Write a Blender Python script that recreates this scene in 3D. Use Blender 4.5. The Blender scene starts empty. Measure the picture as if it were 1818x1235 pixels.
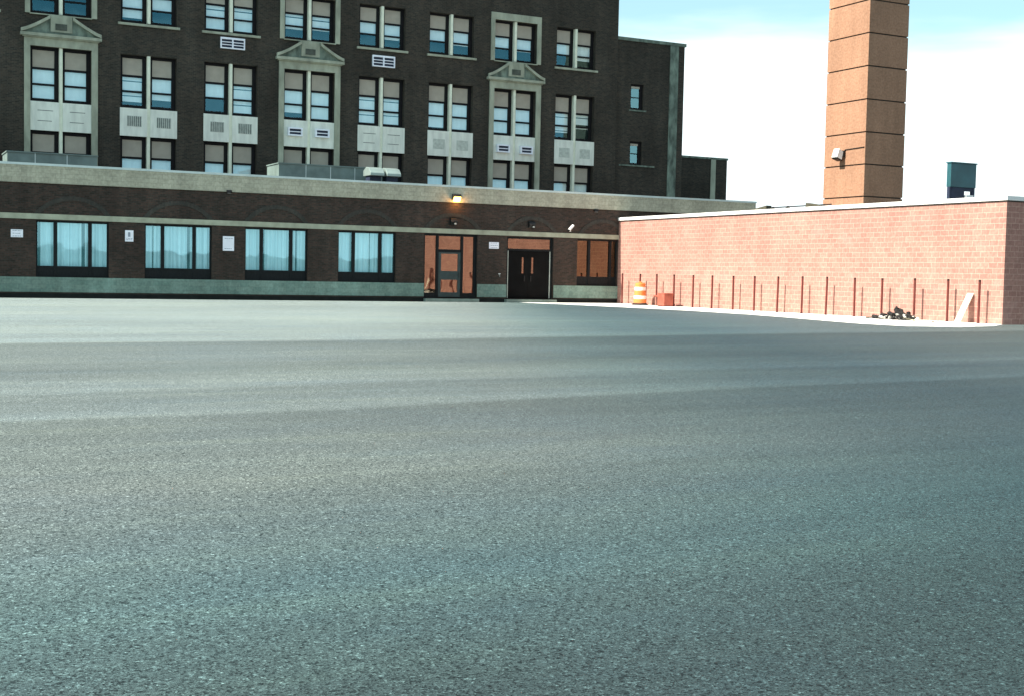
import bpy, math, random
from mathutils import Vector, Matrix
random.seed(7)
S = bpy.context.scene
C = S.collection

# ------------------------------------------------------------------ camera
cam = bpy.data.cameras.new('camera'); co = bpy.data.objects.new('camera', cam); C.objects.link(co)
F_PX, W_PX = 2304.46, 1818.0
YAW, PITCH, ROLL = 0.468590, 0.0562226, 0.0201973
fw = Vector((math.sin(YAW)*math.cos(PITCH), math.cos(YAW)*math.cos(PITCH), -math.sin(PITCH)))
rt = Vector((math.cos(YAW), -math.sin(YAW), 0)); up = rt.cross(fw)
r2 = math.cos(ROLL)*rt + math.sin(ROLL)*up; u2 = -math.sin(ROLL)*rt + math.cos(ROLL)*up
M4 = Matrix.Identity(4)
for i in range(3):
    M4[i][0], M4[i][1], M4[i][2] = r2[i], u2[i], -fw[i]
M4.translation = Vector((0, 0, 1.45))
co.matrix_world = M4
cam.sensor_fit = 'HORIZONTAL'; cam.sensor_width = 36.0; cam.lens = 36.0*F_PX/W_PX
cam.clip_start = 0.1; cam.clip_end = 6000
S.camera = co

# ------------------------------------------------------------------ light, sky, exposure
SUN_EL, SUN_AZ = math.radians(46), math.radians(3)      # sun to the -X side, 3 degrees towards +Y
sdir = Vector((-math.cos(SUN_AZ)*math.cos(SUN_EL), math.sin(SUN_AZ)*math.cos(SUN_EL), math.sin(SUN_EL)))
sl = bpy.data.lights.new('sun', 'SUN'); sl.energy = 4.7; sl.angle = math.radians(0.5); sl.color = (1.0, 0.93, 0.82)
so = bpy.data.objects.new('sun', sl); C.objects.link(so)
so.rotation_euler = sdir.to_track_quat('Z', 'Y').to_euler(); so.location = sdir*80
w = bpy.data.worlds.new('World'); S.world = w; w.use_nodes = True
nt = w.node_tree; nt.nodes.clear()
def N(t, kind, **kw):
    n = t.nodes.new(kind)
    for k, v in kw.items():
        setattr(n, k, v)
    return n
out = N(nt, 'ShaderNodeOutputWorld'); bg = N(nt, 'ShaderNodeBackground'); bg.inputs[1].default_value = 0.072
sky = N(nt, 'ShaderNodeTexSky', sky_type='NISHITA', sun_disc=False, sun_elevation=SUN_EL, sun_rotation=math.atan2(sdir.x, sdir.y) % (2*math.pi),
        air_density=1.0, dust_density=0.6, ozone_density=1.2)
# pale cyan tint of the clear sky, and a bank of bright cloud standing above the horizon
tint = N(nt, 'ShaderNodeMix', data_type='RGBA', blend_type='MULTIPLY'); tint.inputs[0].default_value = 1
tint.inputs[7].default_value = (0.72, 1.12, 0.98, 1)
nt.links.new(sky.outputs[0], tint.inputs[6])
tc = N(nt, 'ShaderNodeTexCoord'); sep = N(nt, 'ShaderNodeSeparateXYZ'); nt.links.new(tc.outputs['Generated'], sep.inputs[0])
mp = N(nt, 'ShaderNodeMapping'); mp.inputs['Scale'].default_value = (3, 3, 16); nt.links.new(tc.outputs['Generated'], mp.inputs[0])
nz = N(nt, 'ShaderNodeTexNoise'); nz.inputs['Scale'].default_value = 1.3; nz.inputs['Detail'].default_value = 5; nt.links.new(mp.outputs[0], nz.inputs[0])
ma = N(nt, 'ShaderNodeMath', operation='MULTIPLY_ADD'); ma.inputs[1].default_value = -0.12; nt.links.new(nz.outputs[0], ma.inputs[0]); nt.links.new(sep.outputs[2], ma.inputs[2])
mr = N(nt, 'ShaderNodeMapRange', interpolation_type='SMOOTHSTEP'); mr.inputs[1].default_value = 0.092; mr.inputs[2].default_value = 0.142
mr.inputs[3].default_value = 1; mr.inputs[4].default_value = 0.25; nt.links.new(ma.outputs[0], mr.inputs[0])
mx = N(nt, 'ShaderNodeMix', data_type='RGBA'); mx.inputs[7].default_value = (7.2, 8.2, 8.4, 1)
nt.links.new(mr.outputs[0], mx.inputs[0]); nt.links.new(tint.outputs[2], mx.inputs[6])
nt.links.new(mx.outputs[2], bg.inputs[0]); nt.links.new(bg.outputs[0], out.inputs[0])
S.view_settings.view_transform = 'Standard'; S.view_settings.look = 'None'; S.view_settings.gamma = 1
S.view_settings.use_curve_mapping = False
S.view_settings.exposure = 1.3

# ------------------------------------------------------------------ materials
class Mat:
    def __init__(s, name, rough=0.8, spec=0.3):
        s.m = bpy.data.materials.new(name); s.m.use_nodes = True; s.t = s.m.node_tree
        s.b = s.t.nodes['Principled BSDF']; s.b.inputs['Roughness'].default_value = rough
        s.b.inputs['Specular IOR Level'].default_value = spec
        g = s.n('ShaderNodeNewGeometry'); s.pos = g.outputs['Position']; s.nor = g.outputs['Normal']
    def n(s, kind, **kw): return N(s.t, kind, **kw)
    def l(s, a, b): s.t.links.new(a, b)
    def uv(s):
        a = s.n('ShaderNodeSeparateXYZ'); s.l(s.pos, a.inputs[0])
        ab = s.n('ShaderNodeVectorMath', operation='ABSOLUTE'); s.l(s.nor, ab.inputs[0])
        b = s.n('ShaderNodeSeparateXYZ'); s.l(ab.outputs[0], b.inputs[0])
        m1 = s.n('ShaderNodeMath', operation='MULTIPLY'); s.l(a.outputs[0], m1.inputs[0]); s.l(b.outputs[1], m1.inputs[1])
        m2 = s.n('ShaderNodeMath', operation='MULTIPLY_ADD'); s.l(a.outputs[1], m2.inputs[0]); s.l(b.outputs[0], m2.inputs[1]); s.l(m1.outputs[0], m2.inputs[2])
        c = s.n('ShaderNodeCombineXYZ'); s.l(m2.outputs[0], c.inputs[0]); s.l(a.outputs[2], c.inputs[1])
        return c.outputs[0]
    def noise(s, scale, detail=4, stretch=None, rough=0.55):
        v = s.pos
        if stretch:
            m = s.n('ShaderNodeMapping'); m.inputs['Scale'].default_value = stretch; s.l(v, m.inputs[0]); v = m.outputs[0]
        z = s.n('ShaderNodeTexNoise'); z.inputs['Scale'].default_value = scale; z.inputs['Detail'].default_value = detail
        z.inputs['Roughness'].default_value = rough; s.l(v, z.inputs[0]); return z.outputs[0]
    def ramp(s, fac, stops):
        r = s.n('ShaderNodeValToRGB'); e = r.color_ramp.elements
        while len(e) < len(stops): e.new(0.5)
        for k, (p, c) in enumerate(stops):
            e[k].position = p; e[k].color = (*c, 1) if len(c) == 3 else c
        s.l(fac, r.inputs[0]); return r.outputs[0]
    def mix(s, fac, a, b, mode='MIX'):
        x = s.n('ShaderNodeMix', data_type='RGBA', blend_type=mode)
        for i, v in ((0, fac), (6, a), (7, b)):
            if isinstance(v, (int, float)): x.inputs[i].default_value = v
            elif isinstance(v, tuple): x.inputs[i].default_value = (*v, 1)
            else: s.l(v, x.inputs[i])
        return x.outputs[2]
    def col(s, c):
        if isinstance(c, tuple): s.b.inputs['Base Color'].default_value = (*c, 1)
        else: s.l(c, s.b.inputs['Base Color'])
        return s
    def bump(s, h, strength=0.3, dist=0.02):
        b = s.n('ShaderNodeBump'); b.inputs['Strength'].default_value = strength; b.inputs['Distance'].default_value = dist
        s.l(h, b.inputs['Height']); s.l(b.outputs[0], s.b.inputs['Normal']); return s

def mottled(name, c, amp=0.25, scale=3.0, rough=0.8, spec=0.3, metal=0.0, stretch=None, bump=0.0):
    m = Mat(name, rough, spec); z = m.noise(scale, 5, stretch)
    lo = tuple(x*(1-amp) for x in c); hi = tuple(min(1, x*(1+amp)) for x in c)
    m.col(m.ramp(z, [(0.3, lo), (0.7, hi)])); m.b.inputs['Metallic'].default_value = metal
    if bump: m.bump(m.noise(scale*8, 3), bump, 0.01)
    return m.m

def brick(name, c1, c2, mortar, bw, rh, ms, stain=0.3, bump=0.4, patches=None, vary=0.5, rough=0.88):
    m = Mat(name, rough, 0.2); uv = m.uv()
    # slight wobble so that courses are not ruler-straight
    b = m.n('ShaderNodeTexBrick'); b.inputs['Scale'].default_value = 1; b.inputs['Brick Width'].default_value = bw
    b.inputs['Row Height'].default_value = rh; b.inputs['Mortar Size'].default_value = ms; b.inputs['Mortar Smooth'].default_value = 0.25
    b.inputs['Color1'].default_value = (*c1, 1); b.inputs['Color2'].default_value = (*c2, 1); b.inputs['Mortar'].default_value = (*mortar, 1)
    b.inputs['Bias'].default_value = vary-0.5
    m.l(uv, b.inputs[0])
    big = m.noise(0.35, 6); c = m.mix(1.0, b.outputs[0], m.ramp(big, [(0.25, (1-stain,)*3), (0.75, (1+stain*0.6,)*3)]), 'MULTIPLY')
    fine = m.noise(9, 4); c = m.mix(1.0, c, m.ramp(fine, [(0.3, (0.82,)*3), (0.7, (1.16,)*3)]), 'MULTIPLY')
    streak = m.noise(1.0, 4, (1.6, 1.6, 0.22)); c = m.mix(1.0, c, m.ramp(streak, [(0.35, (1-stain*0.6,)*3), (0.65, (1.05,)*3)]), 'MULTIPLY')
    if patches:
        pz = m.noise(0.75, 5, (1, 1, 1.4)); c = m.mix(m.ramp(pz, [(0.55, (0,)*3), (0.75, (0.32,)*3)]), c, patches)
    m.col(c); m.bump(b.outputs[1], -bump, 0.012); return m.m

MT = {}
# asphalt laid in wide lanes running along X
m = Mat('asphalt', 0.72, 0.2)
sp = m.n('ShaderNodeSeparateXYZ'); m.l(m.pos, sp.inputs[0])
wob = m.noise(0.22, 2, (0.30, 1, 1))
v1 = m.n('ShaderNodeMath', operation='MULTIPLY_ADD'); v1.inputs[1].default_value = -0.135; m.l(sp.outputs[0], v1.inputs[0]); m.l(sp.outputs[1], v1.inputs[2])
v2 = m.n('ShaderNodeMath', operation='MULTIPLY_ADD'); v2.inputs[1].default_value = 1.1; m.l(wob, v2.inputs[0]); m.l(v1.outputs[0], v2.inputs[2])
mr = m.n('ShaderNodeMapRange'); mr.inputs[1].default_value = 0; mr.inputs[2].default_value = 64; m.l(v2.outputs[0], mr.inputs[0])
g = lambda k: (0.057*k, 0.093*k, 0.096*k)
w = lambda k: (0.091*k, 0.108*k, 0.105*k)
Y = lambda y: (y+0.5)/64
lane_falloff = m.ramp(mr.outputs[0], [(0, g(0.36)), (Y(3.9), g(0.56)), (Y(5.6), g(0.92)), (Y(8.38), w(1.0)), (Y(8.42), w(0.8)), (Y(8.47), w(1.0)), (Y(12.55), w(0.92)), (Y(12.8), w(1.5)), (Y(13.15), w(1.26)), (Y(14.0), w(1.14)), (Y(15.0), w(1.06)), (Y(15.6), w(1.38)),
    (Y(18.5), w(0.98)), (Y(20.5), w(1.2)), (Y(24.9), w(1.02)), (Y(25.3), w(1.75)), (Y(32), w(1.7)), (Y(38), w(1.9)), (Y(47), w(1.75)), (Y(56), w(1.9))])  # paving tones plus painted light falloff: darkened nearby, brightened far off
# light falloff painted into the asphalt colour: darker, bluer eastward; paler westward
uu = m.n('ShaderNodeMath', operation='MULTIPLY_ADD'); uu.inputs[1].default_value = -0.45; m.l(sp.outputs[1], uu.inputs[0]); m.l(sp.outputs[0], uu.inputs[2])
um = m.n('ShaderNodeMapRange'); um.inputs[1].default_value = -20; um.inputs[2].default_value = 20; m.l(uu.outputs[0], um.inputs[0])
lane_falloff = m.mix(1.0, lane_falloff, m.ramp(um.outputs[0], [(0.0, (1.3,)*3), (0.42, (1.22,)*3), (0.52, (0.98,)*3), (0.57, (0.68, 0.78, 0.80)), (0.62, (0.44, 0.56, 0.61)), (0.69, (0.34, 0.46, 0.53)), (0.8, (0.50, 0.56, 0.61)), (1.0, (0.64,)*3)]), 'MULTIPLY')
dust = m.noise(0.11, 6, (0.45, 1.4, 1), 0.6)
c = m.mix(1.0, lane_falloff, m.ramp(dust, [(0.32, (0.84, 0.86, 0.88)), (0.5, (1, 1, 1)), (0.70, (1.18, 1.18, 1.12))]), 'MULTIPLY')
roll = m.noise(0.9, 4, (0.12, 1.6, 1)); c = m.mix(1.0, c, m.ramp(roll, [(0.3, (0.88,)*3), (0.55, (1.0,)*3), (0.72, (1.16, 1.15, 1.10))]), 'MULTIPLY')
mid = m.noise(38, 4, None, 0.7); c = m.mix(1.0, c, m.ramp(mid, [(0.3, (0.84,)*3), (0.7, (1.16,)*3)]), 'MULTIPLY')
hue = m.noise(0.55, 5, (0.5, 1.2, 1), 0.65); c = m.mix(1.0, c, m.ramp(hue, [(0.34, (0.95, 0.99, 1.04)), (0.5, (1, 1, 1)), (0.66, (1.03, 1.02, 0.99))]), 'MULTIPLY')
vo = m.n('ShaderNodeTexVoronoi', feature='F1'); vo.inputs['Scale'].default_value = 138; m.l(m.pos, vo.inputs[0])
sv = m.n('ShaderNodeSeparateColor'); m.l(vo.outputs['Color'], sv.inputs[0])
c = m.mix(1.0, c, m.ramp(sv.outputs[0], [(0.0, (0.10, 0.13, 0.14)), (0.16, (0.30, 0.34, 0.35)), (0.28, (0.80,)*3), (0.72, (1.10,)*3), (0.92, (1.4,)*3), (1.0, (2.6, 2.55, 2.5))]), 'MULTIPLY')
vo2 = m.n('ShaderNodeTexVoronoi', feature='F1'); vo2.inputs['Scale'].default_value = 62; m.l(m.pos, vo2.inputs[0])
sv2 = m.n('ShaderNodeSeparateColor'); m.l(vo2.outputs['Color'], sv2.inputs[0])
c = m.mix(1.0, c, m.ramp(sv2.outputs[1], [(0.0, (0.18, 0.24, 0.25)), (0.12, (0.9,)*3), (0.9, (1.02,)*3), (1.0, (1.9,)*3)]), 'MULTIPLY')
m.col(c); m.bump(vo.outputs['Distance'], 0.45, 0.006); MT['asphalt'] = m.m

MT['apron'] = mottled('apron_concrete', (0.80, 0.78, 0.73), 0.12, 1.6, 0.9, 0.2, bump=0.2)
MT['dark_brick'] = brick('dark_brown_brick', (0.032, 0.031, 0.025), (0.068, 0.053, 0.040), (0.068, 0.064, 0.053), 0.215, 0.075, 0.010, 0.35, 0.35)
MT['annex_brick'] = brick('annex_brown_brick', (0.036, 0.028, 0.022), (0.080, 0.047, 0.036), (0.052, 0.052, 0.045), 0.215, 0.075, 0.010, 0.35, 0.35)
MT['arch_brick'] = brick('arch_soldier_brick', (0.048, 0.048, 0.040), (0.068, 0.055, 0.046), (0.05, 0.05, 0.045), 0.075, 0.22, 0.010, 0.3, 0.3)
MT['red_block'] = brick('red_split_block', (0.325, 0.163, 0.132), (0.38, 0.198, 0.158), (0.46, 0.27, 0.212), 0.405, 0.203, 0.014, 0.10, 0.25, (0.50, 0.33, 0.28))
MT['red_block_end'] = MT['red_block']
MT['tower_brick'] = brick('tower_buff_brick', (0.325, 0.172, 0.104), (0.355, 0.196, 0.122), (0.32, 0.19, 0.13), 0.215, 0.075, 0.008, 0.16, 0.2)
MT['groove'] = mottled('groove_dark', (0.045, 0.036, 0.03), 0.3, 3, 0.95)
MT['cmu_green'] = brick('pale_green_block', (0.17, 0.26, 0.22), (0.22, 0.31, 0.26), (0.17, 0.24, 0.205), 0.405, 0.203, 0.010, 0.3, 0.3)
MT['fascia'] = brick('fascia_pale_block', (0.40, 0.385, 0.295), (0.46, 0.44, 0.34), (0.33, 0.325, 0.255), 0.405, 0.203, 0.010, 0.22, 0.3)
MT['band'] = mottled('stone_band', (0.35, 0.36, 0.27), 0.22, 2.0, 0.85)
MT['stone'] = mottled('limestone', (0.33, 0.35, 0.27), 0.28, 1.4, 0.85, stretch=(1.5, 1.5, 0.6), bump=0.15)
MT['stone_dark'] = mottled('limestone_weathered', (0.145, 0.185, 0.15), 0.55, 2.2, 0.9, stretch=(1.5, 1.5, 0.7), bump=0.2)
MT['tablet'] = mottled('carved_tablet_dark', (0.075, 0.085, 0.07), 0.3, 4, 0.9)
MT['spandrel'] = mottled('spandrel_painted', (0.70, 0.73, 0.65), 0.13, 2.2, 0.6, stretch=(2, 2, 0.5))
MT['grille'] = mottled('spandrel_grille', (0.48, 0.52, 0.46), 0.2, 6, 0.7)
MT['grille_slot'] = mottled('grille_slot_dark', (0.12, 0.14, 0.13), 0.2, 6, 0.8)
MT['mullion'] = mottled('mullion_cream', (0.74, 0.77, 0.62), 0.10, 3, 0.6)
MT['frame'] = mottled('window_frame_black', (0.010, 0.009, 0.010), 0.3, 5, 0.6, 0.15)
MT['bronze'] = mottled('frame_dark_bronze', (0.010, 0.012, 0.013), 0.3, 5, 0.6, 0.15, stretch=(3, 3, 1))
MT['door_teal'] = mottled('door_rail_teal', (0.020, 0.045, 0.045), 0.3, 4, 0.4, 0.4)
MT['door_black'] = mottled('door_black_paint', (0.006, 0.006, 0.006), 0.3, 2, 0.75, 0.08)
MT['beige'] = mottled('beige_panel', (0.40, 0.365, 0.30), 0.08, 2.5, 0.6)
MT['dark'] = mottled('interior_dark', (0.010, 0.014, 0.015), 0.3, 3, 0.9, 0.1)
MT['shade'] = mottled('roller_shade', (0.90, 0.93, 0.90), 0.05, 2.0, 0.8, stretch=(3, 3, 0.8))
MT['curtain'] = mottled('curtain_white', (0.76, 0.80, 0.82), 0.34, 3.0, 0.85, stretch=(3.2, 3.2, 0.03))  # vertical streaks paint the shading of the folds into the cloth colour
MT['metal_cap'] = mottled('coping_metal', (0.52, 0.60, 0.58), 0.10, 2, 0.5, 0.4)
MT['white_cap'] = mottled('white_coping', (0.74, 0.72, 0.69), 0.10, 2, 0.6)
MT['flashing'] = mottled('flashing_dark', (0.03, 0.028, 0.026), 0.3, 5, 0.7)
MT['tar'] = mottled('plinth_tar', (0.012, 0.014, 0.012), 0.4, 3, 0.9)
MT['roof'] = mottled('roof_gravel', (0.10, 0.10, 0.095), 0.3, 2, 0.95)
MT['threshold'] = mottled('threshold_concrete', (0.22, 0.27, 0.23), 0.2, 3, 0.9)
MT['post_red'] = mottled('post_rust_red', (0.115, 0.024, 0.018), 0.35, 6, 0.6, 0.3, stretch=(4, 4, 1))
MT['post_dark'] = mottled('post_dark_end', (0.035, 0.015, 0.013), 0.3, 6, 0.7)
MT['orange'] = mottled('barrel_orange', (0.78, 0.215, 0.06), 0.12, 4, 0.5)
MT['reflective'] = mottled('barrel_white_band', (0.80, 0.75, 0.68), 0.06, 6, 0.4)
MT['rubber'] = mottled('rubber_black', (0.015, 0.015, 0.015), 0.3, 5, 0.8)
MT['crate_red'] = mottled('crate_red_paint', (0.33, 0.085, 0.055), 0.25, 3, 0.6)
MT['white_paint'] = mottled('white_paint', (0.78, 0.77, 0.74), 0.06, 3, 0.55)
MT['sign'] = mottled('sign_face', (0.84, 0.84, 0.90), 0.05, 3, 0.4)
MT['sign_ink'] = mottled('sign_ink', (0.26, 0.30, 0.36), 0.1, 3, 0.5)
MT['vent_white'] = mottled('vent_white', (0.80, 0.83, 0.90), 0.06, 3, 0.45)
MT['vent_dark'] = mottled('vent_dark', (0.020, 0.028, 0.055), 0.2, 3, 0.6)
MT['lamp_black'] = mottled('lamp_housing_black', (0.012, 0.012, 0.012), 0.2, 4, 0.5)
MT['lens'] = mottled('lamp_lens_grey', (0.22, 0.23, 0.22), 0.1, 4, 0.2, 0.6)
MT['galv'] = mottled('galvanised_green_grey', (0.15, 0.205, 0.19), 0.22, 1.6, 0.55, 0.4)
MT['hood'] = mottled('hood_aluminium', (0.26, 0.33, 0.31), 0.15, 2, 0.4, 0.5, 0.3)
MT['teal_metal'] = mottled('vent_box_teal', (0.020, 0.085, 0.100), 0.25, 1.8, 0.45, 0.5)
MT['wood_white'] = mottled('plank_pale', (0.66, 0.58, 0.47), 0.15, 5, 0.75, stretch=(4, 4, 0.6))
MT['wood_dark'] = mottled('timber_dark', (0.07, 0.065, 0.045), 0.35, 6, 0.85)
MT['rubble'] = mottled('rubble_black', (0.020, 0.019, 0.018), 0.5, 6, 0.85, bump=0.4)
MT['rubble_pale'] = mottled('rubble_pale', (0.52, 0.50, 0.45), 0.25, 8, 0.9, bump=0.3)
MT['hill'] = mottled('hill_woods', (0.085, 0.145, 0.15), 0.3, 0.02, 0.95, 0.1)

def glass(name, refl, tint=(1, 1, 1), trans=(0.85, 0.95, 0.95), wave=0.012):
    mm = bpy.data.materials.new(name); mm.use_nodes = True; t = mm.node_tree; t.nodes.clear()
    o = N(t, 'ShaderNodeOutputMaterial'); mixs = N(t, 'ShaderNodeMixShader'); tr = N(t, 'ShaderNodeBsdfTransparent'); gl = N(t, 'ShaderNodeBsdfGlossy')
    tr.inputs[0].default_value = (*trans, 1); gl.inputs[0].default_value = (*tint, 1); gl.inputs['Roughness'].default_value = 0.02
    geo = N(t, 'ShaderNodeNewGeometry'); z = N(t, 'ShaderNodeTexNoise'); z.inputs['Scale'].default_value = 1.1; z.inputs['Detail'].default_value = 1
    t.links.new(geo.outputs['Position'], z.inputs[0]); b = N(t, 'ShaderNodeBump'); b.inputs['Strength'].default_value = 1.0; b.inputs['Distance'].default_value = wave
    t.links.new(z.outputs[0], b.inputs['Height']); t.links.new(b.outputs[0], gl.inputs['Normal'])
    mixs.inputs[0].default_value = refl
    t.links.new(tr.outputs[0], mixs.inputs[1]); t.links.new(gl.outputs[0], mixs.inputs[2]); t.links.new(mixs.outputs[0], o.inputs[0]); return mm
MT['glass'] = glass('window_glass', 0.13, (0.25, 0.72, 0.95), (0.95, 1, 1), wave=0.002)
MT['glass_mirror'] = glass('annex_glass', 0.24, (0.45, 0.90, 1.0), (0.80, 0.97, 1.0), wave=0.0025)
MT['glass_dim'] = glass('amber_glass', 0.16, (1.0, 0.80, 0.55), (0.30, 0.26, 0.22), wave=0.012)
MT['glass_bronze'] = glass('bronze_glass', 0.25, (0.92, 0.80, 0.66), (0.35, 0.30, 0.25), wave=0.006)
def emissive(name, c, s):
    mm = bpy.data.materials.new(name); mm.use_nodes = True; b = mm.node_tree.nodes['Principled BSDF']
    b.inputs['Base Color'].default_value = (*c, 1); b.inputs['Emission Color'].default_value = (*c, 1); b.inputs['Emission Strength'].default_value = s; return mm
MT['lit'] = emissive('lamp_lens_lit', (1.0, 0.50, 0.10), 4.0)

# ------------------------------------------------------------------ mesh helpers
class MB:
    def __init__(s): s.v = []; s.f = []
    def box(s, x0, x1, y0, y1, z0, z1):
        k = len(s.v)
        s.v += [(x0, y0, z0), (x1, y0, z0), (x1, y1, z0), (x0, y1, z0), (x0, y0, z1), (x1, y0, z1), (x1, y1, z1), (x0, y1, z1)]
        s.f += [tuple(k+i for i in q) for q in ((3, 2, 1, 0), (4, 5, 6, 7), (0, 1, 5, 4), (1, 2, 6, 5), (2, 3, 7, 6), (3, 0, 4, 7))]; return s
    def poly(s, pts):
        k = len(s.v); s.v += [tuple(p) for p in pts]; s.f.append(tuple(range(k, k+len(pts)))); return s
    def prism_y(s, prof, y0, y1):                      # profile of (x, z), anticlockwise seen from -Y, pushed from y0 to y1
        k = len(s.v); n = len(prof)
        s.v += [(x, y0, z) for x, z in prof]+[(x, y1, z) for x, z in prof]
        s.f.append(tuple(range(k, k+n))); s.f.append(tuple(range(k+2*n-1, k+n-1, -1)))
        for i in range(n):
            j = (i+1) % n; s.f.append((k+i, k+n+i, k+n+j, k+j))
        return s
    def prism_x(s, prof, x0, x1):                      # profile of (y, z), pushed from x0 to x1
        k = len(s.v); n = len(prof)
        s.v += [(x0, y, z) for y, z in prof]+[(x1, y, z) for y, z in prof]
        s.f.append(tuple(range(k+n-1, k-1, -1))); s.f.append(tuple(range(k+n, k+2*n)))
        for i in range(n):
            j = (i+1) % n; s.f.append((k+i, k+j, k+n+j, k+n+i))
        return s
    def prism_z(s, prof, z0, z1):
        k = len(s.v); n = len(prof)
        s.v += [(x, y, z0) for x, y in prof]+[(x, y, z1) for x, y in prof]
        s.f.append(tuple(range(k+n-1, k-1, -1))); s.f.append(tuple(range(k+n, k+2*n)))
        for i in range(n):
            j = (i+1) % n; s.f.append((k+i, k+j, k+n+j, k+n+i))
        return s
    def lathe(s, prof, cx=0, cy=0, seg=20):            # profile of (r, z) from bottom to top
        k = len(s.v); n = len(prof)
        for i in range(seg):
            a = 2*math.pi*i/seg
            for r, z in prof: s.v.append((cx+r*math.cos(a), cy+r*math.sin(a), z))
        for i in range(seg):
            j = (i+1) % seg
            for q in range(n-1): s.f.append((k+i*n+q, k+j*n+q, k+j*n+q+1, k+i*n+q+1))
        s.f.append(tuple(k+i*n for i in reversed(range(seg)))); s.f.append(tuple(k+i*n+n-1 for i in range(seg))); return s
    def tube(s, a, b, r, seg=10):
        a, b = Vector(a), Vector(b); d = (b-a).normalized(); u = d.orthogonal().normalized(); w_ = d.cross(u); k = len(s.v)
        for p in (a, b):
            for i in range(seg):
                t = 2*math.pi*i/seg; s.v.append(tuple(p+r*(math.cos(t)*u+math.sin(t)*w_)))
        for i in range(seg):
            j = (i+1) % seg; s.f.append((k+i, k+j, k+seg+j, k+seg+i))
        s.f.append(tuple(k+i for i in reversed(range(seg)))); s.f.append(tuple(k+seg+i for i in range(seg))); return s
    def chunk(s, c, r, flat=0.7):
        k = len(s.v); g_ = (1+5**0.5)/2
        ico = [(-1, g_, 0), (1, g_, 0), (-1, -g_, 0), (1, -g_, 0), (0, -1, g_), (0, 1, g_), (0, -1, -g_), (0, 1, -g_), (g_, 0, -1), (g_, 0, 1), (-g_, 0, -1), (-g_, 0, 1)]
        q = Matrix.Rotation(random.uniform(0, 6.28), 3, Vector((random.random(), random.random(), random.random()+0.1)))
        sx, sy = random.uniform(0.7, 1.4), random.uniform(0.7, 1.3)
        for p in ico:
            d = q @ Vector((p[0]*sx, p[1]*sy, p[2]*flat)); d *= r/1.9*random.uniform(0.75, 1.25)
            s.v.append((c[0]+d.x, c[1]+d.y, max(0.004, c[2]+d.z)))
        for t in ((0, 11, 5), (0, 5, 1), (0, 1, 7), (0, 7, 10), (0, 10, 11), (1, 5, 9), (5, 11, 4), (11, 10, 2), (10, 7, 6), (7, 1, 8), (3, 9, 4), (3, 4, 2), (3, 2, 6), (3, 6, 8), (3, 8, 9), (4, 9, 5), (2, 4, 11), (6, 2, 10), (8, 6, 7), (9, 8, 1)):
            s.f.append(tuple(k+i for i in t))
        return s
    def build(s, name, mat, parent=None, bevel=0.0, smooth=False):
        me = bpy.data.meshes.new(name); me.from_pydata(s.v, [], s.f); me.update()
        me.materials.append(MT[mat] if isinstance(mat, str) else mat)
        if smooth:
            for p in me.polygons: p.use_smooth = True
        o = bpy.data.objects.new(name, me); C.objects.link(o)
        if parent: o.parent = parent
        if bevel:
            b = o.modifiers.new('bevel', 'BEVEL'); b.width = bevel; b.segments = 2; b.limit_method = 'ANGLE'
        return o
def tag(o, label=None, cat=None, group=None, kind=None):
    for k, v in (('label', label), ('category', cat), ('group', group), ('kind', kind)):
        if v: o[k] = v
    return o
def thing(name, loc, label, cat, group=None):
    o = bpy.data.objects.new(name, None); o.empty_display_size = 0.2; C.objects.link(o); o.location = loc
    return tag(o, label, cat, group)
def copy_thing(o, loc, label):
    r = o.copy(); C.objects.link(r); r.location = loc; r['label'] = label
    for ch in o.children:
        c_ = ch.copy(); C.objects.link(c_); c_.parent = r
        for gch in ch.children:
            d = gch.copy(); C.objects.link(d); d.parent = c_
    return r
def wall_front(mb, x0, x1, z0, z1, holes, y, depth):
    """wall face at y with rectangular holes (xa, xb, za, zb) and their reveals, running back by depth"""
    xs = sorted({x0, x1}|{h[0] for h in holes}|{h[1] for h in holes}); zs = sorted({z0, z1}|{h[2] for h in holes}|{h[3] for h in holes})
    xs = [x for x in xs if x0 <= x <= x1]; zs = [z for z in zs if z0 <= z <= z1]
    for i in range(len(xs)-1):
        for j in range(len(zs)-1):
            cx, cz = (xs[i]+xs[i+1])/2, (zs[j]+zs[j+1])/2
            if any(h[0] < cx < h[1] and h[2] < cz < h[3] for h in holes): continue
            mb.poly([(xs[i], y, zs[j]), (xs[i+1], y, zs[j]), (xs[i+1], y, zs[j+1]), (xs[i], y, zs[j+1])])
    for a, b, c_, d in holes:
        mb.poly([(a, y, c_), (a, y, d), (a, y+depth, d), (a, y+depth, c_)]); mb.poly([(b, y, d), (b, y, c_), (b, y+depth, c_), (b, y+depth, d)])
        mb.poly([(a, y, d), (b, y, d), (b, y+depth, d), (a, y+depth, d)]); mb.poly([(b, y, c_), (a, y, c_), (a, y+depth, c_), (b, y+depth, c_)])
def shell(mb, x0, x1, y0, y1, z0, z1):
    """sides, back and roof of a building body (front left to wall_front)"""
    mb.poly([(x0, y1, z0), (x0, y0, z0), (x0, y0, z1), (x0, y1, z1)]); mb.poly([(x1, y0, z0), (x1, y1, z0), (x1, y1, z1), (x1, y0, z1)])
    mb.poly([(x1, y1, z0), (x0, y1, z0), (x0, y1, z1), (x1, y1, z1)]); mb.poly([(x0, y0, z1), (x1, y0, z1), (x1, y1, z1), (x0, y1, z1)])

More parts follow.
